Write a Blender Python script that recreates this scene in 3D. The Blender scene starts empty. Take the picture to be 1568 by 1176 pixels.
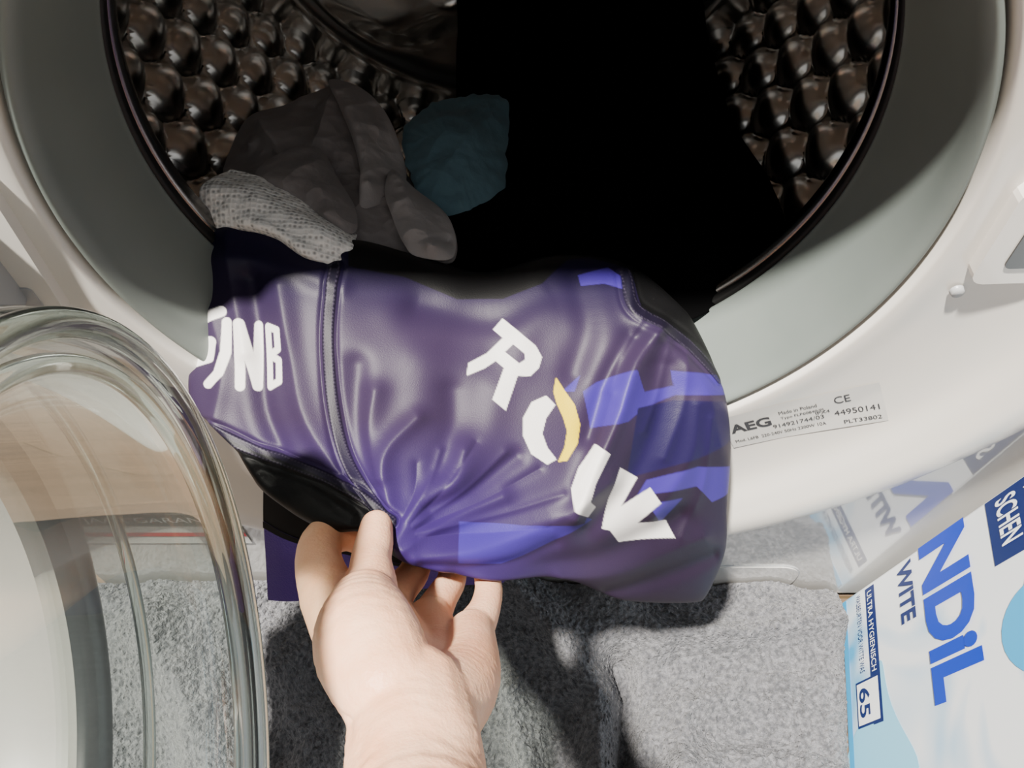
import bpy, math, numpy as np
from mathutils import Vector, noise
D2=bpy.data
# All laundry / hand coordinates below are world coordinates in tenths of a millimetre (x right, y into the machine, z up).
U=1e-4
# ------------------------------------------------------------------ helpers
def empty(name,loc=(0,0,0)):
    o=D2.objects.new(name,None); o.location=loc; bpy.context.collection.objects.link(o); return o
def obj(name,verts,faces,mat=None,parent=None,smooth=True,cols=None):
    me=D2.meshes.new(name); me.from_pydata([tuple(map(float,v)) for v in verts],[],faces); me.update()
    if smooth: me.polygons.foreach_set('use_smooth',[True]*len(me.polygons))
    if cols is not None:
        a=me.color_attributes.new('Col','FLOAT_COLOR','POINT')
        c=np.ones((len(verts),4),dtype=np.float32); c[:,:cols.shape[1]]=cols
        a.data.foreach_set('color',c.ravel())
    o=D2.objects.new(name,me); bpy.context.collection.objects.link(o)
    if mat: me.materials.append(mat)
    if parent: o.parent=parent
    return o
def gridfaces(n0,n1,close1=False,flip=False):
    i,j=np.meshgrid(np.arange(n0-1),np.arange(n1 if close1 else n1-1),indexing='ij')
    j2=(j+1)%n1
    f=np.stack([i*n1+j,i*n1+j2,(i+1)*n1+j2,(i+1)*n1+j],-1).reshape(-1,4)
    if flip: f=f[:,::-1]
    return f.tolist()
def grid(name,V,mat,parent=None,close1=False,flip=False,cols=None):
    n0,n1=V.shape[:2]
    return obj(name,V.reshape(-1,3),gridfaces(n0,n1,close1,flip),mat,parent,True,None if cols is None else cols.reshape(n0*n1,-1))
def resample(P,n,closed=False):
    P=np.asarray(P,float); k=len(P)
    if closed:
        x=np.linspace(0,k,n,endpoint=False); i=np.floor(x).astype(int); t=x-i
        g=lambda q:P[(i+q)%k]
    else:
        Q=np.concatenate([[2*P[0]-P[1]],P,[2*P[-1]-P[-2]]])
        x=np.linspace(0,k-1,n); i=np.minimum(np.floor(x).astype(int),k-2); t=x-i
        g=lambda q:Q[i+1+q]
    t=t.reshape((-1,)+(1,)*(P.ndim-1))
    return .5*((2*g(0))+(-g(-1)+g(1))*t+(2*g(-1)-5*g(0)+4*g(1)-g(2))*t*t+(-g(-1)+3*g(0)-3*g(1)+g(2))*t**3)
def resample2(C,a,b):
    S=resample(C,a); return resample(S.transpose(1,0,2),b).transpose(1,0,2)
def pl_dist(x,y,pts,closed=False):
    d=np.full(x.shape,1e9); pts=list(pts)
    if closed: pts=pts+[pts[0]]
    for (ax,ay),(bx,by) in zip(pts[:-1],pts[1:]):
        dx,dy=bx-ax,by-ay; L=dx*dx+dy*dy+1e-12
        t=np.clip(((x-ax)*dx+(y-ay)*dy)/L,0,1)
        d=np.minimum(d,np.hypot(x-ax-t*dx,y-ay-t*dy))
    return d
def poly_sd(x,y,pts):
    d=pl_dist(x,y,pts,True); ins=np.zeros(x.shape,bool); n=len(pts)
    for k in range(n):
        ax,ay=pts[k]; bx,by=pts[(k+1)%n]
        if ay==by: continue
        c=((ay>y)!=(by>y))&(x<(bx-ax)*(y-ay)/(by-ay)+ax); ins^=c
    return np.where(ins,-d,d)
def smooth_pts(pts,n=40): return [tuple(p) for p in resample(np.array(pts,float),n)]
def fnoise(P,scale,seed=0,octv=3,ridged=False):
    out=np.empty(P.reshape(-1,3).shape[0]); s=Vector((seed*7.3,seed*3.1,seed*1.7))
    for k,p in enumerate(P.reshape(-1,3)):
        q=Vector(p)*scale+s
        out[k]=(1-2*abs(noise.noise(q))-.5*abs(noise.noise(q*2.1))) if ridged else noise.fractal(q,1.0,2.0,octv)
    return out.reshape(P.shape[:-1])
def lathe(name,prof,mat,parent,axis='y',c=(0,0,0),n=160):
    prof=np.array(prof,float); a=np.linspace(0,2*math.pi,n,endpoint=False)
    r=prof[:,0][:,None]; h=prof[:,1][:,None]+0*a
    if axis=='y': V=np.stack([c[0]+r*np.cos(a),c[1]+h,c[2]+r*np.sin(a)],-1)
    else: V=np.stack([c[0]+h,c[1]+r*np.cos(a),c[2]+r*np.sin(a)],-1)
    return grid(name,V,mat,parent,close1=True)
def bev(o,w=.004,s=3):
    m=o.modifiers.new('b','BEVEL'); m.width=w; m.segments=s; m.limit_method='ANGLE'; return o
def boxo(name,lo,hi,mat,parent,bw=.003):
    x0,y0,z0=lo;x1,y1,z1=hi
    v=[(x0,y0,z0),(x1,y0,z0),(x1,y1,z0),(x0,y1,z0),(x0,y0,z1),(x1,y0,z1),(x1,y1,z1),(x0,y1,z1)]
    f=[(0,3,2,1),(4,5,6,7),(0,1,5,4),(1,2,6,5),(2,3,7,6),(3,0,4,7)]
    o=obj(name,v,f,mat,parent,smooth=False)
    if bw: bev(o,bw)
    return o
# ------------------------------------------------------------------ materials
def mat(name,col=(.8,.8,.8),rough=.5,metal=0,spec=.5,coat=0,sheen=0,sss=0,vcol=False,bump=None,var=None,cior=1.5):
    m=D2.materials.new(name); m.use_nodes=True; nt=m.node_tree; b=nt.nodes['Principled BSDF']
    b.inputs['Base Color'].default_value=(*col,1); b.inputs['Roughness'].default_value=rough
    b.inputs['Metallic'].default_value=metal; b.inputs['Specular IOR Level'].default_value=spec
    b.inputs['Coat Weight'].default_value=coat; b.inputs['Coat Roughness'].default_value=.04; b.inputs['Coat IOR'].default_value=cior
    b.inputs['Sheen Weight'].default_value=sheen
    if sss:
        b.inputs['Subsurface Weight'].default_value=sss; b.inputs['Subsurface Radius'].default_value=(1,.3,.12); b.inputs['Subsurface Scale'].default_value=.004
    tc=nt.nodes.new('ShaderNodeTexCoord')
    if vcol:
        a=nt.nodes.new('ShaderNodeVertexColor'); a.layer_name='Col'; nt.links.new(a.outputs[0],b.inputs['Base Color'])
    if var:
        sc,c2=var; n=nt.nodes.new('ShaderNodeTexNoise'); n.inputs['Scale'].default_value=sc; n.inputs['Detail'].default_value=5
        r=nt.nodes.new('ShaderNodeValToRGB'); r.color_ramp.elements[0].position=.35; r.color_ramp.elements[1].position=.65
        r.color_ramp.elements[0].color=(*col,1); r.color_ramp.elements[1].color=(*c2,1)
        nt.links.new(tc.outputs['Object'],n.inputs['Vector']); nt.links.new(n.outputs['Fac'],r.inputs[0]); nt.links.new(r.outputs[0],b.inputs['Base Color'])
    if bump:
        kind,sc,st,dist=bump
        n=nt.nodes.new('ShaderNodeTexNoise' if kind=='n' else 'ShaderNodeTexVoronoi'); n.inputs['Scale'].default_value=sc
        bp=nt.nodes.new('ShaderNodeBump'); bp.inputs['Strength'].default_value=st; bp.inputs['Distance'].default_value=dist
        nt.links.new(tc.outputs['Object'],n.inputs['Vector']); nt.links.new(n.outputs[0],bp.inputs['Height']); nt.links.new(bp.outputs[0],b.inputs['Normal'])
    return m
M_white=mat('white_enamel',(.56,.55,.53),.10,spec=.6,coat=1,cior=2.0)
M_bezel=mat('white_plastic',(.70,.67,.62),.25,spec=.5,coat=.3)
M_rub=mat('grey_rubber',(.125,.148,.138),.5,var=(9,(.155,.178,.166)))
M_blackrub=mat('black_rubber',(.008,.008,.008),.5,spec=.3)
M_steel=mat('drum_steel',(.76,.73,.69),.24,metal=1)
M_lip=mat('lip_steel',(.22,.21,.20),.22,metal=1)
M_chrome=mat('chrome',(.75,.74,.72),.12,metal=1)
M_dark=mat('dark_plastic',(.03,.032,.035),.3)
M_grey=mat('grey_plastic',(.35,.36,.37),.35)
M_frame=mat('frame_plastic',(.26,.255,.24),.35)
M_jersey=mat('satin_print',(.1,.1,.3),.5,spec=.24,vcol=True,bump=('n',1500,.2,.0005))
M_back=mat('violet_mesh',(.045,.017,.18),.65,spec=.3,bump=('v',900,.4,.0006))
M_tee=mat('grey_cotton',(.21,.185,.18),.9,sheen=.1,spec=.2,bump=('n',900,.3,.0005))
M_tee2=mat('light_grey_cotton',(.28,.255,.25),.9,sheen=.1,spec=.2,bump=('n',900,.3,.0005))
M_teal=mat('teal_cotton',(.080,.145,.175),.9,sheen=.1,spec=.2,bump=('n',500,.4,.0006))
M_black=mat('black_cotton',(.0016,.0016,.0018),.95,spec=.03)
M_tape=mat('black_tape',(.004,.004,.005),.8,spec=.15)
M_towel=mat('terry_grey',(.065,.067,.075),.95,spec=.1,sheen=.2,var=(240,(.165,.165,.178)),bump=('n',420,1,.004))
M_skin=mat('skin',(.78,.40,.235),.46,sss=.22,spec=.4,var=(38,(.86,.52,.34)),bump=('n',620,.5,.0005))
def knit():
    m=mat('mesh_knit',(.45,.44,.42),.8); nt=m.node_tree; b=nt.nodes['Principled BSDF']
    tc=nt.nodes.new('ShaderNodeTexCoord'); v=nt.nodes.new('ShaderNodeTexVoronoi'); v.inputs['Scale'].default_value=330; v.inputs['Randomness'].default_value=.25
    r=nt.nodes.new('ShaderNodeValToRGB'); r.color_ramp.elements[0].color=(.34,.33,.32,1); r.color_ramp.elements[1].color=(.85,.83,.80,1)
    r.color_ramp.elements[0].position=.1; r.color_ramp.elements[1].position=.45
    bp=nt.nodes.new('ShaderNodeBump'); bp.inputs['Distance'].default_value=.001
    nt.links.new(tc.outputs['Object'],v.inputs['Vector']); nt.links.new(v.outputs[0],r.inputs[0]); nt.links.new(r.outputs[0],b.inputs['Base Color'])
    nt.links.new(v.outputs[0],bp.inputs['Height']); nt.links.new(bp.outputs[0],b.inputs['Normal']); return m
M_knit=knit()
def glass(name,lo,hi,tint,blend=.35):
    m=D2.materials.new(name); m.use_nodes=True; nt=m.node_tree; nt.nodes.clear()
    o=nt.nodes.new('ShaderNodeOutputMaterial'); t=nt.nodes.new('ShaderNodeBsdfTransparent'); g=nt.nodes.new('ShaderNodeBsdfGlossy')
    g.inputs['Roughness'].default_value=.03; t.inputs[0].default_value=(*tint,1)
    lw=nt.nodes.new('ShaderNodeLayerWeight'); lw.inputs[0].default_value=blend
    mr=nt.nodes.new('ShaderNodeMapRange'); mr.inputs['To Min'].default_value=lo; mr.inputs['To Max'].default_value=hi
    mx=nt.nodes.new('ShaderNodeMixShader'); nt.links.new(lw.outputs['Fresnel'],mr.inputs[0]); nt.links.new(mr.outputs[0],mx.inputs[0])
    nt.links.new(t.outputs[0],mx.inputs[1]); nt.links.new(g.outputs[0],mx.inputs[2]); nt.links.new(mx.outputs[0],o.inputs[0]); return m
M_glass=glass('bowl_glass',.04,.75,(.94,.96,.94))
M_rimglass=mat('rim_glass',(.86,.93,.90),.02); M_rimglass.node_tree.nodes['Principled BSDF'].inputs['Transmission Weight'].default_value=1
def wood():
    m=mat('wood_floor',(.4,.2,.08),.45); nt=m.node_tree; b=nt.nodes['Principled BSDF']
    tc=nt.nodes.new('ShaderNodeTexCoord')
    br=nt.nodes.new('ShaderNodeTexBrick'); br.inputs['Scale'].default_value=1; br.inputs['Brick Width'].default_value=1.1; br.inputs['Row Height'].default_value=.12; br.inputs['Mortar Size'].default_value=.0015
    br.inputs['Color1'].default_value=(.14,.09,.055,1); br.inputs['Color2'].default_value=(.17,.11,.067,1); br.inputs['Mortar'].default_value=(.08,.05,.02,1)
    n=nt.nodes.new('ShaderNodeTexNoise'); n.inputs['Scale'].default_value=6; mp2=nt.nodes.new('ShaderNodeMapping'); mp2.inputs['Scale'].default_value=(1,14,1)
    mx=nt.nodes.new('ShaderNodeMixRGB'); mx.blend_type='MULTIPLY'; mx.inputs[0].default_value=.6
    nt.links.new(tc.outputs['Object'],br.inputs['Vector']); nt.links.new(tc.outputs['Object'],mp2.inputs[0]); nt.links.new(mp2.outputs[0],n.inputs['Vector'])
    nt.links.new(br.outputs[0],mx.inputs[1]); nt.links.new(n.outputs[0],mx.inputs[2]); nt.links.new(mx.outputs[0],b.inputs['Base Color']); return m
M_wood=wood(); M_wall=mat('plaster',(.7,.68,.64),.9,bump=('n',60,.2,.002))
# ------------------------------------------------------------------ room
obj('floor',[(-2,-2.2,0),(2,-2.2,0),(2,.75,0),(-2,.75,0)],[(0,1,2,3)],M_wood,smooth=False)
obj('wall_back',[(-2,.75,0),(2,.75,0),(2,.75,2.4),(-2,.75,2.4)],[(0,1,2,3)],M_wall,smooth=False)
# ------------------------------------------------------------------ washing machine
WM=empty('washing_machine'); CZ=.489
BP=[(.2015,.010),(.203,-.003),(.208,-.006),(.225,-.006),(.250,-.008),(.275,-.013),(.295,-.022),(.312,-.028),(.328,-.027),(.339,-.019),(.345,-.008),(.349,.0)]
def bez_y(r): return np.interp(r,[p[0] for p in BP],[p[1] for p in BP])
prof=resample(np.array(BP),60)
lathe('door_bezel',prof,M_bezel,WM,c=(0,0,CZ),n=256)
HW=.37; Z0,Z1=.012,.84
angs=sorted(set(list(np.linspace(0,2*math.pi,256,endpoint=False))+[math.atan2(z-CZ,x)%(2*math.pi) for x in(-HW,HW) for z in (Z0,Z1)]))
V=[];n=len(angs)
for a in angs: V.append((.348*math.cos(a),0,CZ+.348*math.sin(a)))
for a in angs:
    c,s=math.cos(a),math.sin(a); k=min((HW/abs(c)) if abs(c)>1e-9 else 1e9, ((Z1-CZ) if s>0 else (CZ-Z0))/abs(s) if abs(s)>1e-9 else 1e9)
    k=max(k,.3485); V.append((k*c,0,CZ+k*s))
obj('front_panel',V,[(i,(i+1)%n,n+(i+1)%n,n+i) for i in range(n)],M_white,WM,smooth=False)
v=[];f=[]
for (a,b) in [((-HW,0),( -HW,.60)),((-HW,.60),(HW,.60)),((HW,.60),(HW,0))]:
    k=len(v); v+=[(a[0],a[1],Z0),(b[0],b[1],Z0),(b[0],b[1],.97),(a[0],a[1],.97)]; f.append((k,k+1,k+2,k+3))
obj('side_panels',v,f,M_white,WM,smooth=False)
boxo('worktop',(-HW-.003,-.008,.955),(HW+.003,.603,.985),M_white,WM,.006)
boxo('control_fascia',(-HW,-.012,.842),(HW,.01,.954),M_bezel,WM,.006)
boxo('detergent_drawer',(-HW+.01,-.018,.86),(-.13,-.008,.945),M_white,WM,.004)
boxo('display',(.10,-.015,.875),(.30,-.010,.935),M_dark,WM,.002)
lathe('programme_knob',[(0,-.04),(.022,-.04),(.026,-.034),(.028,-.012)],M_chrome,WM,c=(-.02,0,.90),n=48)
boxo('plinth',(-HW+.005,.012,0),(HW-.005,.58,.013),M_grey,WM,.002)
def rrect(cx,cz,w,h,r,k=10):
    p=[]
    for q,(sx,sz) in enumerate([(1,1),(-1,1),(-1,-1),(1,-1)]):
        for i in range(k+1):
            a=math.pi/2*(q+i/k); p.append((cx+sx*(w/2-r)+r*math.cos(a),cz+sz*(h/2-r)+r*math.sin(a)))
    return p
def plate(name,pts,y,mat_,parent,th=.002):
    k=len(pts); v=[(x,y,z) for x,z in pts]+[(x,y+th,z) for x,z in pts]
    return obj(name,v,[tuple(range(k))]+[(i,(i+1)%k,k+(i+1)%k,k+i) for i in range(k)],mat_,parent,smooth=False)
plate('pump_flap_gap',rrect(.20,.052,.124,.056,.022),-.0008,M_grey,WM)
plate('pump_flap',rrect(.20,.052,.121,.053,.0205),-.0018,M_white,WM)
G=[(.2015,.004),(.200,-.002),(.197,-.003),(.194,.002),(.192,.012),(.189,.026),(.186,.040),(.183,.052),(.182,.056),(.185,.059)]
lathe('door_gasket',resample(np.array(G),50),M_rub,WM,c=(0,0,CZ),n=256)
lathe('gasket_fold',resample(np.array([(.195,.054),(.184,.058),(.1815,.061),(.183,.065),(.196,.068)]),24),M_blackrub,WM,c=(0,0,CZ),n=200)
lathe('drum_lip',resample(np.array([(.188,.063),(.1815,.065),(.180,.070),(.183,.077),(.195,.083),(.225,.088),(.262,.092)]),40),M_lip,WM,c=(0,0,CZ),n=200)
# drum with embossed teardrops
R=.262; ncell=26; nd=6; ka=22; kd=26
A=np.linspace(0,2*math.pi,ncell*ka,endpoint=False); Yd=np.linspace(.092,.42,nd*kd)
aa,yy=np.meshgrid(A,Yd); ca=aa/(2*math.pi)*ncell; cd=(yy-.092)/.328*nd
def bumpf(x,y):
    fx=(x%1)-.5; fy=(y%1)-.5
    wdt=.30-.20*fy     # teardrop, wider towards the front
    q=np.clip(1-(np.abs(fx)/wdt)**2.0-(np.abs(fy)/.46)**2.0,0,1); return q**.6
h=np.maximum(bumpf(ca,cd),bumpf(ca+.5,cd+.5))
rr=R-.013*h
V=np.stack([rr*np.cos(aa),yy,CZ+rr*np.sin(aa)],-1)
grid('drum_wall',V,M_steel,WM,close1=True)
nr=90; na=360; r_=np.linspace(.004,R,nr); a_=np.linspace(0,2*math.pi,na,endpoint=False); rg,ag=np.meshgrid(r_,a_,indexing='ij')
hh=.007*np.exp(-((rg-.228)/.014)**2)+.012*np.exp(-((rg-.13)/.02)**2)*(1+.4*np.cos(6*ag))+.020*np.clip(np.cos(5*ag+rg*26),0,1)**2*np.clip((rg-.05)/.05,0,1)*np.clip((.215-rg)/.03,0,1)
V=np.stack([rg*np.cos(ag),.42-hh,CZ+rg*np.sin(ag)],-1); grid('drum_back',V,M_steel,WM,close1=True)
for k,a0 in enumerate((math.radians(90),)):
    ny,nw=30,14
    V=np.zeros((ny,nw,3))
    for i in range(ny):
        for j in range(nw):
            s=j/(nw-1)*2-1; q=i/(ny-1); hgt=.045*(1-abs(s)**2.2)*min(1,4*q,4*(1-q))**.5
            a=a0+s*.10; r=R-.001-hgt; V[i,j]=(r*math.cos(a),.11+q*.29,CZ+r*math.sin(a))
    grid('drum_lifter_%d'%(k+1),V,M_steel,WM)
def bezel_box(name,cx,cz,w,h,rot,m,d0,d1):
    c,s=math.cos(rot),math.sin(rot); y=float(bez_y(math.hypot(cx,cz-CZ)))
    pts=[(cx+c*x-s*z,cz+s*x+c*z) for x,z in rrect(0,0,w,h,min(w,h)*.2,4)]
    k=len(pts); v=[(x,y+d0,z) for x,z in pts]+[(x,y+d1,z) for x,z in pts]
    return obj(name,v,[tuple(range(k))]+[(i,(i+1)%k,k+(i+1)%k,k+i) for i in range(k)],m,WM,smooth=False)
bezel_box('latch_frame',.236,.487,.036,.058,.05,M_bezel,-.006,.01)
bezel_box('latch_slot',.238,.487,.018,.036,.05,M_dark,-.0066,.008)
lathe('bezel_screw',[(0,-.0095),(.003,-.0095),(.0035,-.007)],M_grey,WM,c=(.221,0,.447),n=24)
bezel_box('hinge_plate',-.232,.475,.034,.11,-.05,M_bezel,-.006,.01)
bezel_box('hinge_slot',-.235,.515,.014,.03,0,M_dark,-.0066,.008)
bezel_box('hinge_slot_low',-.232,.44,.014,.03,0,M_grey,-.0066,.008)
def text_geo(body,bold=0):
    cu=D2.curves.new('t','FONT'); cu.body=body; cu.resolution_u=4; cu.offset=bold
    o=D2.objects.new('t',cu); bpy.context.collection.objects.link(o); bpy.context.view_layer.update()
    me=o.to_mesh(); V=np.array([v.co[:2] for v in me.vertices]); F=[tuple(p.vertices) for p in me.polygons]
    o.to_mesh_clear(); D2.objects.remove(o); D2.curves.remove(cu); return V,F
def text_fit(name,body,x0,x1,y0,y1,mp,m,parent,bold=0,shear=0):
    V,F=text_geo(body,bold); lo=V.min(0);hi=V.max(0); q=(V-lo)/(hi-lo)
    X=x0+q[:,0]*(x1-x0)+shear*q[:,1]*(y1-y0); Y=y0+q[:,1]*(y1-y0)
    return obj(name,[mp(a,b) for a,b in zip(X,Y)],F,m,parent,smooth=False)
M_ink=mat('ink',(.03,.03,.035),.5)
def lab(x,z):
    c,s=math.cos(math.radians(27)),math.sin(math.radians(27)); X=.180+c*x-s*z; Z=.333+s*x+c*z
    return (X,float(bez_y(math.hypot(X,Z-CZ)))-.0006,Z)
V=np.array([[lab(x,z) for x in np.linspace(-.046,.046,24)] for z in np.linspace(-.018,.018,12)]); V[...,1]+=.0003
grid('rating_label',V,mat('label_silver',(.60,.59,.56),.35),WM)
text_fit('label_brand','AEG',-.043,-.018,-.002,.008,lab,M_ink,WM,bold=.03)
for i,(b,x0,x1,z0,z1) in enumerate([('Made in Poland',-.012,.010,.007,.0105),('Type FLP60840/PL',-.012,.014,.001,.0045),('914921744/03',-.018,.012,-.006,-.002),('Mod. L6FB  220-240V 50Hz 2200W 10A',-.043,.012,-.0125,-.0095),('44950141',.018,.043,-.006,-.001),('PLT33802',.022,.043,-.0145,-.011),('CE',.020,.029,.006,.013),('IPX4',.008,.016,-.001,.002)]):
    text_fit('label_line_%d'%i,b,x0,x1,z0,z1,lab,M_ink,WM)
stk=lambda x,z:(x,-.0012,z)
obj('warranty_sticker',[stk(-.35,.13),stk(-.21,.13),stk(-.21,.185),stk(-.35,.185)],[(0,1,2,3)],mat('sticker_white',(.6,.6,.58),.4),WM,smooth=False)
stk2=lambda x,z:(x,-.0018,z)
obj('sticker_green',[stk2(-.35,.165),stk2(-.21,.165),stk2(-.21,.185),stk2(-.35,.185)],[(0,1,2,3)],mat('st_green',(.02,.07,.05),.4),WM,smooth=False)
obj('sticker_red',[stk2(-.35,.145),stk2(-.21,.145),stk2(-.21,.152),stk2(-.35,.152)],[(0,1,2,3)],mat('st_red',(.5,.02,.03),.4),WM,smooth=False)
text_fit('sticker_text','10 JAAR GARANTIE',-.345,-.215,.169,.181,lambda x,z:(x,-.0024,z),mat('st_ink',(.8,.8,.8),.4),WM)
# ------------------------------------------------------------------ open door, swings about its hinge
HG=(-.252,-.014,0)
DR=empty('door',HG); DR.rotation_euler=(0,0,math.radians(8)); DR.parent=WM
DC=(0.002,-.230,.454); DS=.93
GP=[(r*DS,h) for r,h in [(.176,.0),(.175,.02),(.172,.06),(.169,.090),(.166,.100),(.160,.106),(.152,.106),(.146,.100),(.138,.090),(.10,.080),(.05,.076),(.001,.075)]]
lathe('door_glass_bowl',resample(np.array(GP),90),M_glass,DR,axis='x',c=DC,n=200)
GI=[(r-.006 if r>.02 else r,max(h-.006,0)) for r,h in GP]
lathe('door_glass_inner',resample(np.array(GI),90),M_glass,DR,axis='x',c=DC,n=200)
def torus(name,r,h,tr,m,th2=None):
    a=np.linspace(0,2*math.pi,21); return lathe(name,[(r*DS+tr*math.cos(t),h+(th2 or tr)*math.sin(t)) for t in a],m,DR,axis='x',c=DC,n=200)
torus('door_glass_rim',.162,.102,.005,M_rimglass)
torus('door_glass_bead',.149,.097,.0035,M_rimglass)
torus('door_glass_step',.172,.045,.003,M_rimglass)
lathe('door_frame',resample(np.array([(r*DS,h) for r,h in [(.174,.004),(.178,.012),(.190,.014),(.205,.010),(.216,.0),(.220,-.015),(.214,-.03),(.19,-.038),(.172,-.036),(.170,-.02),(.174,.004)]]),60),M_frame,DR,axis='x',c=DC,n=200)
lathe('door_inner_ring',resample(np.array([(r*DS,h) for r,h in [(.170,.010),(.172,.016),(.180,.021),(.189,.020),(.194,.010)]]),16),M_dark,DR,axis='x',c=DC,n=200)
torus('door_chrome_ring',.197,.013,.0035,M_chrome)
boxo('door_hinge_arm',(-.012,-.040,.445),(.022,.008,.515),M_grey,DR,.004)
boxo('door_latch_hook',(.005,-.444,.434),(.025,-.424,.474),M_chrome,DR,.003)
# ------------------------------------------------------------------ jersey
nv=np.array([0,-.5736,.8192])      # "up and out of the drum": the side of the cloth facing the room
# each control point: x,y,z (0.1 mm) and its position s,t on the printed cloth panel (print units)
JC=[
[(-1712,725,4141,322,345),(-1400,672,4166,400,350),(-1092,543,4112,480,385),(-879,619,4104,540,372),(-514,615,3980,640,396),(-132,595,3867,740,420),(301,710,3887,850,395),(737,668,3858,960,408),(1093,441,3699,1050,478)],
[(-1756,365,3951,305,450),(-1423,298,4026,385,450),(-1134,250,4053,460,455),(-881,235,4043,530,460),(-531,271,3946,630,470),(-125,273,3886,740,480),(288,304,3908,850,470),(700,273,3886,960,480),(1206,148,3615,1085,550)],
[(-1770,58,3797,296,540),(-1450,-21,3900,370,540),(-1157,-47,3906,450,545),(-877,-92,3936,525,550),(-548,-91,3875,620,560),(-121,-47,3784,740,565),(319,-32,3795,860,560),(722,-62,3774,970,570),(1288,-74,3460,1106,620)],
[(-1757,-182,3689,294,610),(-1454,-279,3769,365,620),(-1178,-339,3763,440,635),(-884,-380,3795,520,640),(-534,-409,3775,620,650),(-118,-370,3680,740,655),(316,-329,3648,860,650),(759,-317,3595,980,655),(1338,-279,3195,1112,700)],
[(-1587,-370,3680,330,655),(-1346,-499,3688,390,685),(-1106,-576,3682,455,705),(-838,-619,3689,530,715),(-503,-700,3693,625,735),(-114,-681,3584,740,745),(330,-634,3495,865,745),(812,-541,3316,990,745),(1363,-472,2876,1108,780)],
[(-1455,-498,3651,362,690),(-1234,-638,3615,420,730),(-1004,-747,3636,480,755),(-750,-834,3660,550,775),(-480,-903,3612,630,800),(-112,-903,3490,740,815),(352,-834,3294,870,820),(886,-705,2958,1000,825),(1400,-627,2524,1104,850)],
[(-1336,-634,3495,400,745),(-1129,-796,3504,450,785),(-913,-910,3546,505,810),(-710,-957,3611,560,815),(-493,-1075,3528,625,858),(-93,-1130,3417,745,886),(344,-962,3021,865,882),(773,-888,2463,960,915),(1336,-759,2065,1072,918)]]
C=np.array(JC,float); C[...,:3]*=U
def roll(e,ds,dt):                  # edge of the garment rolls back behind itself
    q=e.copy(); q[:,:3]-=nv*.030; q[:,3]+=ds; q[:,4]+=dt; return q
C=np.concatenate([roll(C[0],0,-30)[None],C,roll(C[-1],0,30)[None]],0)
C=np.concatenate([roll(C[:,0],-30,0)[:,None],C,roll(C[:,-1],30,0)[:,None]],1)
S=resample2(C,480,720)
P=S[...,:3].copy(); pu=S[...,3]; pv=S[...,4]
def ridge(pts,w,h,sharp=1.0):
    pts=smooth_pts(pts,14) if len(pts)>2 else pts
    d=pl_dist(pu,pv,pts)/w
    return h*np.exp(-np.abs(d)**(2*sharp))
rid=[
([(610,825),(650,770),(700,730),(712,690)],20,.0075,.75),([(600,780),(588,720),(600,680),(640,640)],16,.006,.75),([(622,835),(700,790),(770,760)],14,.004,.75),
([(640,850),(740,835),(840,800),(930,740)],22,.007,.8),([(650,860),(760,862),(850,830)],10,-.003,1),([(660,780),(720,750),(790,700)],16,-.004,1),
([(575,600),(566,660),(580,730)],18,.005,.8),([(545,560),(548,640),(575,740)],20,-.004,1),
([(1005,505),(970,560),(945,640),(900,740),(880,790)],18,.010,.75),([(970,520),(930,590),(905,670)],18,-.006,1),([(960,430),(968,480),(1000,510)],14,.006,.8),([(1030,545),(1075,600),(1095,680)],24,.006,.8),
([(1010,560),(1000,650),(960,740),(900,810)],20,-.005,1),([(1060,620),(1050,700),(1000,790)],18,.005,.8),
([(700,880),(830,862),(930,845),(1040,790)],18,-.006,1),([(860,882),(960,866),(1070,820)],16,.006,.8),([(930,905),(1010,880),(1090,850)],12,-.005,1),
([(330,480),(345,560),(335,640)],15,.004,.8),([(385,430),(398,520),(404,620),(430,690)],17,-.005,1),([(430,440),(448,540),(470,640),(530,735)],20,.006,.8),([(355,360),(362,450),(375,540)],14,.004,.8),
([(600,480),(640,540),(720,560)],36,.003,1),([(690,460),(660,520),(650,600)],32,.002,1),([(830,450),(800,500),(790,560)],30,.003,1),([(880,430),(900,500),(880,570)],22,-.004,1),([(640,470),(760,490),(840,450)],22,-.004,1),
([(340,400),(430,410),(520,440)],16,.003,1),([(400,720),(470,745),(540,790)],10,-.003,1),([(760,600),(740,680),(700,740)],28,.003,1),([(690,600),(690,660),(670,720)],20,-.003,1)]
# fine gathers running from the pinched corner and along the shoulder
for k,(a,L) in enumerate([(-78,120),(-66,150),(-52,190),(-40,210),(-27,240),(-16,260),(-6,230)]):
    ca_,sa_=math.cos(math.radians(a)),math.sin(math.radians(a)); sx,sy=612,822
    rid.append(([(sx+30*ca_,sy+30*sa_),(sx+.6*L*ca_-8*sa_,sy+.6*L*sa_+8*ca_),(sx+L*ca_,sy+L*sa_+6)],7,.0016*(1 if k%2 else -1),.7))
for x0,y0,x1,y1,x2,y2 in [(1020,520,1005,600,985,660),(1045,540,1040,620,1015,700),(985,480,955,540,935,600),(940,600,915,680,885,740),(1080,640,1070,740,1040,820)]:
    rid.append(([(x0,y0),(x1,y1),(x2,y2)],8,.0018,.7))
dh=.8*sum(ridge(*r) for r in rid)
dh=dh+.0009*np.sin(pu/37+np.sin(pv/61)*2)*np.sin(pv/53+pu/90)
seamA=smooth_pts([(515,412),(505,470),(503,540),(510,620),(530,700),(570,765),(600,800)])
seamB=smooth_pts([(325,655),(390,690),(460,715),(530,745),(600,795)])
seamC=smooth_pts([(955,420),(968,470),(1010,500),(1050,530),(1100,580)])
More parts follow.
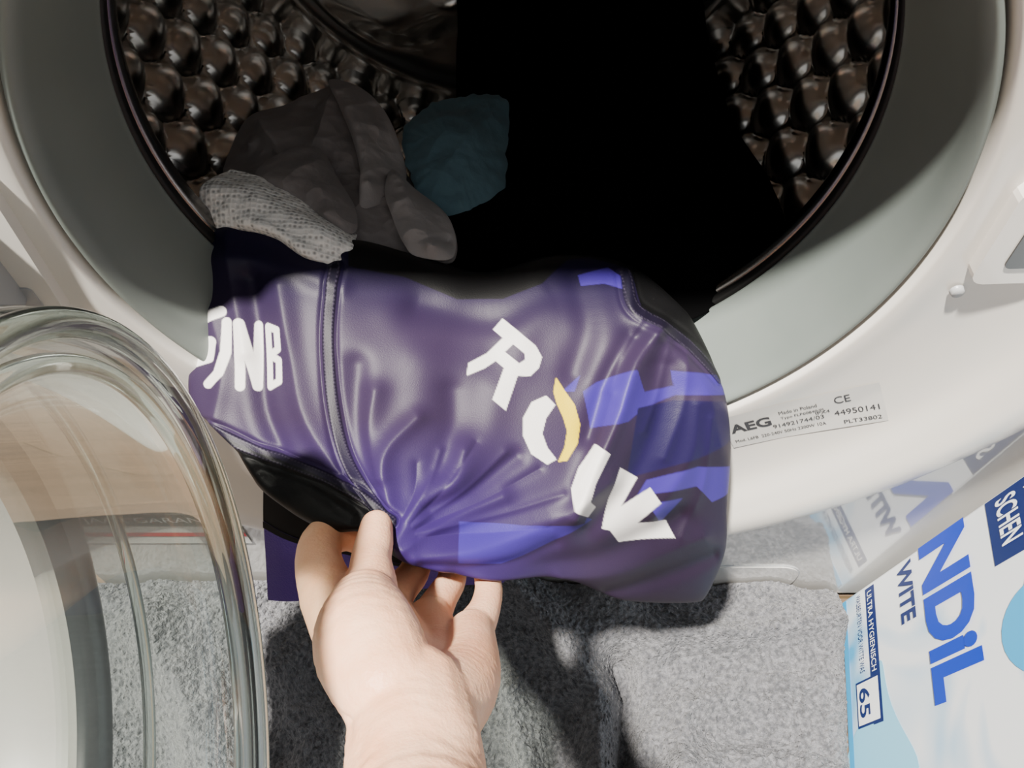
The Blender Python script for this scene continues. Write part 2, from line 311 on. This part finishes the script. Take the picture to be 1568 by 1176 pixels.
for s_ in (seamA,seamB,seamC):
    d=pl_dist(pu,pv,s_); dh=dh+.0007*np.clip((8-d)/2,0,1)-.0010*np.exp(-((d-13)/4)**2)
P=P+nv*dh[...,None]
col=np.zeros(P.shape)
def lerp(c,m):
    global col
    col=col*(1-m[...,None])+np.array(c)*m[...,None]
def pm(pts,soft=1.0): return np.clip(.5-poly_sd(pu,pv,pts)/soft,0,1)
def sm(pts,w,soft=1.2): return np.clip(.5-(pl_dist(pu,pv,pts)-w)/soft,0,1)
col[:]=(.024,.014,.038)
lerp((.006,.004,.022),np.clip((520-pv+ (pu-700)*.05)/110,0,1))  # shade over the jersey's upper part, painted into the cloth colour
lerp((.024,.011,.078),np.clip((pv-640)/160,0,1)*np.clip((900-pu)/200,0,1))
lerp((.010,.005,.015),np.clip((pu-900)/100,0,1)*np.clip((pv-640)/60,0,1)*.8)
vio=(.036,.020,.185)
for pp in ([(915,585),(972,567),(985,600),(1028,590),(1023,567),(1160,582),(1160,606),(1030,604),(985,625),(960,645),(905,657),(893,600)],
 [(975,760),(990,735),(1060,712),(1150,715),(1150,745),(1085,767),(1060,742)],[(703,797),(800,803),(893,800),(896,790),(905,795),(870,815),(800,848),(765,862),(703,858)],
 [(885,425),(930,414),(950,428),(952,446),(925,438),(890,440)],[(990,770),(1040,760),(1010,800)],[(860,600),(890,575),(880,600)]): lerp(vio,pm(pp))
lerp((.010,.006,.040),pm([(975,625),(1030,612),(1110,615),(1150,660),(1060,700),(960,735)]))
blk=(.003,.003,.0035)
lerp(blk,pm([(535,300),(535,412),(620,428),(700,460),(770,460),(830,438),(868,402),(900,396),(960,414),(980,475),(1050,522),(1100,582),(1200,560),(1200,300)]))
lerp(blk,pm([(250,610),(325,656),(390,691),(460,716),(530,746),(600,796),(614,862),(600,960),(200,960),(200,640)]))
for s_ in (seamA,seamB,seamC):
    d=pl_dist(pu,pv,s_); lerp((.004,.0035,.008),np.clip((8.5-d)/1.5,0,1)*.75)
    zz=np.clip(1.3-np.abs(np.abs(d)-5.5),0,1)*(.5+.5*np.sign(np.sin((pv+pu*.7)*1.1))); lerp((.045,.036,.06),zz*.7)
white=(.64,.62,.61); wh=np.zeros(pu.shape)
def aff(o,ang,pts):
    c,s=math.cos(math.radians(ang)),math.sin(math.radians(ang)); return [(o[0]+c*x+s*y,o[1]+s*x-c*y) for x,y in pts]
o=(712,566)
Rl=pm(aff(o,40,[(-6,74),(-6,97),(60,97),(78,90),(85,74),(83,56),(68,44),(88,-8),(62,-8),(45,40),(28,40),(22,20),(8,-6),(-2,10),(10,40),(14,74)]))
Rl=Rl*(1-pm(aff(o,40,[(30,60),(32,77),(54,77),(61,70),(58,60)])))
wh=np.maximum(wh,Rl)
wh=np.maximum(wh,pm([(836,606),(850,620),(836,640),(830,664),(838,686),(852,704),(838,712),(814,696),(801,668),(801,640),(814,616)]))
wh=np.maximum(wh,pm([(912,680),(932,694),(908,738),(900,764),(910,774),(898,790),(878,778),(874,748),(886,716)]))
W_=[(944,716),(972,732),(946,776),(990,746),(1004,768),(970,800),(1014,796),(1026,822),(942,830),(928,812),(916,810),(926,762)]
wh=np.maximum(wh,pm([(x+5,y) for x,y in W_]))
# sleeve lettering
wh=np.maximum(wh,sm([(344,478),(318,490),(302,508),(304,522),(330,524),(326,548),(300,556)],8))
wh=np.maximum(wh,sm([(352,494),(350,540),(340,572),(326,588)],7))
wh=np.maximum(wh,sm([(368,592),(368,496),(392,592),(394,498)],7)); wh=np.maximum(wh,sm([(413,592),(411,500),(427,506),(428,535),(413,544),(429,552),(429,584),(413,592)],5.5))
lerp(white,wh)
lerp((.60,.44,.0),pm([(851,578),(864,598),(880,620),(888,650),(884,680),(868,706),(854,708),(864,686),(868,660),(862,640),(852,618),(847,600)]))
JE=empty('sports_jersey')
j=grid('jersey_front',P,M_jersey,JE,cols=col)
md=j.modifiers.new('s','SOLIDIFY'); md.thickness=.0012; md.offset=0
bk=np.array([
[(-1365,-534,3382),(-1075,-723,3311),(-781,-813,3248),(-425,-833,3112),(25,-824,2996)],
[(-1413,-667,3106),(-1151,-782,3087),(-809,-844,3043),(-441,-868,2904),(24,-830,2809)],
[(-1448,-797,2831),(-1209,-849,2856),(-837,-881,2834),(-451,-879,2775),(24,-825,2690)],
[(-1483,-933,2553),(-1221,-951,2602),(-865,-924,2621),(-461,-891,2644),(-17,-840,2619)]],float)*U
B=resample2(bk,90,120); B=B+nv*(.002*np.sin(np.linspace(0,14,120)))[None,:,None]
b=grid('jersey_back',B,M_back,JE); md=b.modifiers.new('s','SOLIDIFY'); md.thickness=.0012; md.offset=0
grid('jersey_hem_tape',B[28:34]+nv*.0030,M_tape,JE)
grid('jersey_side_panel',B[0:29]+nv*.0024,M_tape,JE)
mk=np.array([
[(-1640,1102,4222),(-1458,1044,4207),(-1257,949,4164),(-1063,838,4086),(-892,766,4012)],
[(-1738,887,4292),(-1468,826,4298),(-1236,711,4254),(-1032,629,4197),(-875,586,4106)],
[(-1745,780,4241),(-1488,705,4274),(-1258,599,4236),(-1056,514,4177),(-885,497,4092)],
[(-1700,681,4147),(-1473,640,4217),(-1276,575,4219),(-1111,478,4152),(-911,454,4062)],
[(-1719,781,3998),(-1496,729,4059),(-1317,667,4040),(-1144,589,3985),(-946,556,3938)]],float)*U
B=resample2(mk,110,160); B=B+nv*(.0030*fnoise(B,45,3))[...,None]
b=grid('jersey_mesh_sleeve',B,M_knit,JE); md=b.modifiers.new('s','SOLIDIFY'); md.thickness=.0015
# ------------------------------------------------------------------ clothes in the drum
def pile(name,outline,center,m,wrap=.05,bulge=.02,ns=.012,scale=22,seed=1,folds=(),nr=90,na=360,rag=0,rid=0,parent=None,lift=0,pw=1.4):
    O=resample(np.array(outline,float)*U+nv*lift,na,closed=True); Cn=np.array(center,float)*U+nv*lift
    if rag:
        k=np.arange(na); j_=np.array([noise.noise(Vector((q*.12,seed,0))) for q in k]); O=Cn+(O-Cn)*(1+rag*j_)[:,None]
    rho=np.linspace(0.001,1,nr)[:,None,None]
    V=Cn+(O[None]-Cn)*rho+nv*(bulge*(1-rho**2))
    for k in range(1,9):
        e=Cn+(O-Cn)*(1-.02*k*k*.3)-nv*(wrap*k/8)
        V=np.concatenate([V,e[None]],0)
    mask=np.minimum(1,np.concatenate([(1-rho[:,:,0]**6)*.8+.2,np.full((8,1),.2)],0)*np.ones((1,na)))
    V0=V.copy()
    V=V+nv*(ns*fnoise(V0,scale,seed,4)*mask)[...,None]
    if rid: V=V+nv*(rid*fnoise(V0,scale*1.3,seed+5,ridged=True)*mask)[...,None]
    for a_,b_,w,h in folds:
        A_=np.array(a_,float)*U;B_=np.array(b_,float)*U; d=B_-A_; t=np.clip(((V0-A_)@d)/(d@d),0,1); q=V0-A_-t[...,None]*d
        q=q-(q@nv)[...,None]*nv; dist=np.linalg.norm(q,axis=-1)
        V=V+nv*(h*np.exp(-(dist/w)**pw)*mask)[...,None]
    return grid(name,V,m,parent,close1=True)
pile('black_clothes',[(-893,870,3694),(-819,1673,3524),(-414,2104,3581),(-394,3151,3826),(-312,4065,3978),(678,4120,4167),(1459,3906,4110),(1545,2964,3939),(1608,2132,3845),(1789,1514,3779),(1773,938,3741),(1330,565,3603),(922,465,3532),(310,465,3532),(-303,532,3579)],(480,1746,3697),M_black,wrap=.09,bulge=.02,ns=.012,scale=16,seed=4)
TS=empty('grey_t_shirt')
pile('shirt_body',[(-1862,1542,3921),(-1778,1961,3970),(-1537,2122,3960),(-1192,2330,3984),(-1005,2266,3939),(-788,1924,3944),(-662,1550,3804),(-352,1074,3837),(-316,736,3844),(-530,701,3880),(-837,691,3935),(-916,755,3980),(-1163,921,4035),(-1496,1122,4115),(-1732,1234,4071)],(-1104,1471,3871),M_tee,wrap=.06,bulge=.014,ns=.004,scale=30,seed=2,rid=.004,nr=130,na=500,parent=TS,pw=1.0,
 folds=[((-1650,1850,4000),(-1000,800,4117),.007,.018),((-1347,1985,4108),(-1150,1150,4092),.007,-.016),((-1677,1566,4059),(-1190,980,4137),.006,.012),((-1450,2080,4119),(-1350,1435,4141),.006,.014),((-1180,2250,4000),(-1250,1500,4000),.006,.012)])
pile('shirt_fold',[(-1235,2300,3990),(-1005,2266,3939),(-788,1924,3944),(-662,1550,3804),(-700,1330,3830),(-800,1150,3880),(-900,1100,3920),(-930,1400,3930),(-1010,1700,3960),(-1130,2000,3990)],(-890,1720,3930),M_tee2,wrap=.025,bulge=.008,ns=.003,scale=34,seed=3,rid=.003,parent=TS,lift=.010,pw=1.0,
 folds=[((-1100,2150,4000),(-850,1300,3900),.006,.010),((-900,2000,4000),(-760,1400,3900),.005,-.008)])
pile('shirt_sleeve',[(-740,1500,3860),(-600,1400,3800),(-352,1074,3837),(-310,736,3844),(-520,701,3880),(-610,800,3900),(-690,1000,3920),(-760,1250,3900)],(-540,1080,3870),M_tee2,wrap=.025,bulge=.008,ns=.003,scale=34,seed=6,rid=.003,parent=TS,lift=.012,pw=1.0,
 folds=[((-680,1350,3900),(-420,780,3860),.006,.012),((-560,1300,3900),(-350,850,3860),.005,-.007)])
pile('shirt_collar',[(-1500,1150,4100),(-1380,1500,4020),(-1200,1560,3980),(-1050,1300,3960),(-900,1000,3960),(-900,780,3990),(-1163,921,4035)],(-1180,1180,4020),M_tee,wrap=.02,bulge=.008,ns=.003,scale=34,seed=8,rid=.003,parent=TS,lift=.012,pw=1.0,
 folds=[((-1350,1400,4020),(-1050,900,4000),.006,.009)])
pile('teal_cloth',[(-707,1888,3918),(-528,2122,3960),(-305,2254,3931),(-2,2239,3920),(4,1777,3841),(-21,1365,3796),(-168,1201,3803),(-356,1139,3821),(-524,1215,3874),(-649,1507,3896)],(-328,1618,3913),M_teal,wrap=.05,bulge=.012,ns=.004,scale=24,seed=5,rag=.05,rid=.003)
# ------------------------------------------------------------------ towel
nx,ny=760,330; X=np.linspace(0,1,nx); Y=np.linspace(-.33,-.004,ny); xx,yy=np.meshgrid(X,Y)
xe=.316+.19*yy; xs=-.43+0*yy; ux=xx.copy(); xx=xs+(xe-xs)*ux
def rz(pts,w,h,p=1.5): return h*np.exp(-(pl_dist(xx,yy,pts)/w)**p)
z=.022+.018*np.exp(-((yy+.02)/.05)**2)
for r in [([(.0,-.01),(.04,-.06),(.075,-.10),(.07,-.2)],.018,.045),([(.08,-.02),(.13,-.05),(.20,-.055),(.30,-.04)],.016,.030),([(.10,-.07),(.105,-.10),(.095,-.15)],.010,-.040),([(.12,-.20),(.15,-.11),(.21,-.09),(.28,-.10)],.022,.030),
 ([(.14,-.16),(.22,-.15),(.28,-.17)],.015,.020),([(-.3,-.05),(-.25,-.12),(-.2,-.2)],.04,.06),([(-.2,-.06),(-.16,-.14),(-.15,-.25)],.018,.035),([(-.12,-.02),(-.07,-.1),(-.04,-.2)],.022,.035),([(.0,-.10),(.03,-.2)],.016,.035)]: z=z+rz(*r)
Pm=np.stack([xx,yy,z],-1); z=z+.014*fnoise(Pm,9,1,3)+.008*fnoise(Pm,16,4,ridged=True)
edge=np.minimum.reduce([(xx-xs),(xe-xx),(yy-Y[0]),np.full(xx.shape,1.)])
z=np.maximum(z*np.clip(edge/.02,0,1)**.5,.003)
z=z+.0060*np.abs(fnoise(Pm,165,7,2))*np.clip(edge/.004,0,1)
Pm=np.stack([xx,yy,z],-1); Pm[...,1]=np.minimum(Pm[...,1],-.003)
grid('bath_towel',Pm,M_towel)
# ------------------------------------------------------------------ detergent box
DB=empty('detergent_box')
A0=np.array([.318,-.006,.001]); dp=np.array([-.19,-.98,0]); dp/=np.linalg.norm(dp); dq=np.array([.115,-.02,1]); dq/=np.linalg.norm(dq); dn=np.cross(dp,dq); dn/=np.linalg.norm(dn)
if dn[0]>0: dn=-dn
def bm(off): return lambda p,q: tuple(A0+dp*p+dq*q+dn*off)
def boxmat():
    m=mat('carton',(.9,.93,.95),.35,coat=.2); nt=m.node_tree; b=nt.nodes['Principled BSDF']; tc=nt.nodes.new('ShaderNodeTexCoord')
    n=nt.nodes.new('ShaderNodeTexNoise'); n.inputs['Scale'].default_value=7; n.inputs['Distortion'].default_value=1.5
    r=nt.nodes.new('ShaderNodeValToRGB'); e=r.color_ramp.elements; e[0].position=.48; e[0].color=(.80,.84,.87,1); e[1].position=.68; e[1].color=(.08,.4,.7,1)
    nt.links.new(tc.outputs['Object'],n.inputs['Vector']); nt.links.new(n.outputs[0],r.inputs[0]); nt.links.new(r.outputs[0],b.inputs['Base Color']); return m
M_box=boxmat(); BW,BH,BT=.25,.34,.13
c=[A0+dp*p+dq*q-dn*t for t in (0,BT) for p,q in((0,0),(BW,0),(BW,BH),(0,BH))]
bev(obj('carton',c,[(0,1,2,3),(7,6,5,4),(0,4,5,1),(1,5,6,2),(2,6,7,3),(3,7,4,0)],M_box,DB,smooth=False),.002,2)
M_blue=mat('print_blue',(.002,.035,.45),.3); M_navy=mat('print_navy',(.008,.02,.11),.35); M_cy=mat('print_cyan',(.04,.36,.68),.35); M_pw=mat('print_white',(.9,.92,.93),.35)
def panel(name,pts,m,off=.0006): return obj(name,[bm(off)(p,q) for p,q in pts],[tuple(range(len(pts)))],m,DB,smooth=False)
panel('panel_navy',[(0.004,.048),(.120,.048),(.120,.064),(.004,.064)],M_navy)
panel('panel_edge',[(0.002,.004),(.248,.004),(.248,.012),(.002,.012)],M_cy)
panel('panel_top',[(0.002,.225),(.05,.225),(.05,.325),(.002,.325)],M_navy)
panel('icon_65',[(.083,.024),(.117,.024),(.117,.060),(.083,.060)],M_pw,.0009)
panel('icon_rim',[(.081,.022),(.119,.022),(.119,.062),(.081,.062)],M_navy,.0007)
splash=[(.10+.05*math.cos(a)*(1+.3*math.sin(3*a)),.265+.035*math.sin(a)*(1+.3*math.cos(4*a))) for a in np.linspace(0,2*math.pi,60,endpoint=False)]
panel('splash',splash,M_cy,.0005)
splash2=[(.16+.08*math.cos(a)*(1+.2*math.sin(3*a)),.05+.045*math.sin(a)*(1+.3*math.cos(4*a))) for a in np.linspace(0,2*math.pi,60,endpoint=False)]
panel('splash_low',splash2,mat('print_sky',(.25,.6,.8),.35),.0004)
text_fit('logo','NDiL',.001,.124,.138,.200,bm(.0012),M_blue,DB,bold=.045)
text_fit('subtitle','WITE',.004,.054,.104,.126,bm(.0012),M_navy,DB,bold=.03)
text_fit('top_text','KLEUR\nWAGEN\nSCHEN',.006,.046,.236,.318,bm(.0012),M_pw,DB,bold=.02)
text_fit('strip_text','ULTRA HYGIENISCH',.008,.078,.052,.060,bm(.0012),M_pw,DB)
text_fit('count','65',.088,.112,.028,.046,bm(.0014),M_navy,DB,bold=.02)
text_fit('small_text','WASBEURTEN VOOR WITTE WAS',.005,.075,.032,.040,bm(.0012),M_navy,DB)
# ------------------------------------------------------------------ hand (left hand, palm to the room, thumb on top of the cloth)
def sph(c,r,sc,n1=10,n2=16):
    V=[]
    for i in range(n1+1):
        th=math.pi*i/n1
        for k in range(n2):
            ph=2*math.pi*k/n2; V.append(np.array([math.sin(th)*math.cos(ph),math.sin(th)*math.sin(ph),math.cos(th)])*r)
    V=np.array(V)
    if sc!=1: V=V+np.outer(V@nv,nv)*(sc-1)
    return V+c,[(i*n2+k,i*n2+(k+1)%n2,(i+1)*n2+(k+1)%n2,(i+1)*n2+k) for i in range(n1) for k in range(n2)]
HV=[];HF=[];nh=0
def chain(nodes,sc=1):
    global nh
    N=np.array(nodes,float)*U
    N=resample(N,(len(N)-1)*4+1) if len(N)>2 else N
    for A_,B_ in zip(N[:-1],N[1:]):
        L=np.linalg.norm(B_[:3]-A_[:3]); k=max(1,int(L/(min(A_[3],B_[3])*.22)))
        for i in range(k+1):
            q=A_+(B_-A_)*i/k; v,f=sph(q[:3],q[3],sc); HV.append(v); HF.extend([tuple(x+nh for x in qq) for qq in f]); nh+=len(v)
chain([(-65,-2937,5179,340),(-179,-2628,4724,300),(-274,-2321,4365,265),(-316,-2099,4240,255),(-354,-1920,4145,240)],.80)
wr=(-376,-1918,4085,215)
chain([wr,(-595,-1646,3885,195),(-825,-1337,3711,145)],.85)
chain([wr,(-482,-1560,3625,160),(-603,-1273,3370,120)],.70)
chain([wr,(-315,-1600,3590,145),(-385,-1305,3315,118)],.70)
chain([(-295,-1968,4140,215),(-165,-1745,3840,160),(-160,-1436,3483,120)],.85)
chain([(-825,-1337,3711,142),(-929,-1121,3606,120),(-949,-946,3496,112),(-857,-865,3407,102),(-759,-880,3347,95)])
chain([(-603,-1273,3370,112),(-570,-1110,3205,98),(-522,-965,3068,91),(-505,-816,2977,84)])
chain([(-385,-1305,3315,108),(-342,-1145,3186,91),(-303,-1003,3066,85),(-308,-849,2978,80)])
chain([(-160,-1436,3483,108),(-104,-1280,3361,85),(-86,-1120,3240,77),(-110,-969,3138,73)])
chain([(-440,-1865,4220,200),(-545,-1678,4132,225),(-600,-1477,3979,166)],.95)
chain([(-598,-1488,3971,156),(-608,-1330,3863,122),(-637,-1181,3771,102),(-643,-1061,3709,97),(-649,-945,3656,85)])
tmp=obj('tmp',np.concatenate(HV),HF)
rm=tmp.modifiers.new('r','REMESH'); rm.mode='VOXEL'; rm.voxel_size=.0011
s1=tmp.modifiers.new('s','SMOOTH'); s1.iterations=7; s1.factor=.6
dg=bpy.context.evaluated_depsgraph_get(); ev=tmp.evaluated_get(dg); me=ev.to_mesh()
hv=np.array([v.co[:] for v in me.vertices]); hn=np.array([v.normal[:] for v in me.vertices]); hf=[tuple(p.vertices) for p in me.polygons]
ev.to_mesh_clear(); D2.objects.remove(tmp)
def crease(pts,w,h):
    global hv
    pts=[np.array(p,float)*U for p in pts]; d=np.full(len(hv),9.)
    for a,b in zip(pts[:-1],pts[1:]):
        e=b-a; t=np.clip(((hv-a)@e)/(e@e),0,1); q=hv-a-t[:,None]*e; dn_=q@nv; q=q-dn_[:,None]*nv*.75; d=np.minimum(d,np.linalg.norm(q,axis=1))
    front=np.clip(hn@nv*2,0,1)
    hv=hv+hn*(h*np.exp(-(d/w)**2)*front)[:,None]
crease([(-725,-1240,3862),(-545,-1240,3862)],.0013,-.0014); crease([(-720,-1268,3878),(-550,-1268,3878)],.0011,-.0010); crease([(-710,-1400,3960),(-520,-1385,3955)],.0013,-.0012)
crease([(-495,-1360,3720),(-430,-1550,3920),(-390,-1750,4100),(-370,-1900,4220)],.0022,-.0024)
crease([(-400,-1400,3520),(-300,-1520,3640),(-180,-1600,3760)],.0020,-.0018); crease([(-480,-1500,3720),(-350,-1640,3860),(-200,-1740,3960)],.0018,-.0018)
crease([(-600,-2000,4290),(-354,-2040,4315),(-100,-2000,4290)],.0014,-.0014); crease([(-600,-2045,4330),(-354,-2085,4350),(-100,-2045,4330)],.0012,-.0010)
for k in range(5): crease([(-480-k*12,-1740+k*65,4260-k*48),(-385-k*6,-1690+k*62,4200-k*52)],.0011,-.0015)
crease([(-450,-2250,4560),(-400,-2050,4400)],.004,.0012); crease([(-300,-2300,4560),(-290,-2050,4400)],.004,.0010)  # forearm tendons
HE=empty('human_hand'); obj('hand_and_forearm',hv,hf,M_skin,HE)
# ------------------------------------------------------------------ light / camera
su=D2.lights.new('sun_light','SUN'); su.energy=18; su.angle=math.radians(3); su.color=(1,.94,.85)
so=D2.objects.new('sun_light',su); bpy.context.collection.objects.link(so); so.location=(-1,-1,2)
so.rotation_euler=Vector((-.26,-.18,.93)).to_track_quat('Z','Y').to_euler()
w=D2.worlds.new('World'); bpy.context.scene.world=w; w.use_nodes=True; nt=w.node_tree; bg=nt.nodes['Background']
tc=nt.nodes.new('ShaderNodeTexCoord'); sp=nt.nodes.new('ShaderNodeSeparateXYZ'); r=nt.nodes.new('ShaderNodeValToRGB')
r.color_ramp.elements[0].color=(.10,.085,.07,1); r.color_ramp.elements[0].position=.35; r.color_ramp.elements[1].color=(.92,.95,.97,1); r.color_ramp.elements[1].position=.9
mr=nt.nodes.new('ShaderNodeMapRange'); mr.inputs['From Min'].default_value=-1
nt.links.new(tc.outputs['Generated'],sp.inputs[0]); nt.links.new(sp.outputs[2],mr.inputs[0]); nt.links.new(mr.outputs[0],r.inputs[0]); nt.links.new(r.outputs[0],bg.inputs[0]); bg.inputs[1].default_value=.66
cam=D2.cameras.new('camera'); co=D2.objects.new('camera',cam); bpy.context.collection.objects.link(co)
co.location=(.004,-.264,.734); co.rotation_euler=(math.radians(35),0,0); cam.lens=27.55; cam.sensor_width=36; cam.clip_start=.01
bpy.context.scene.camera=co
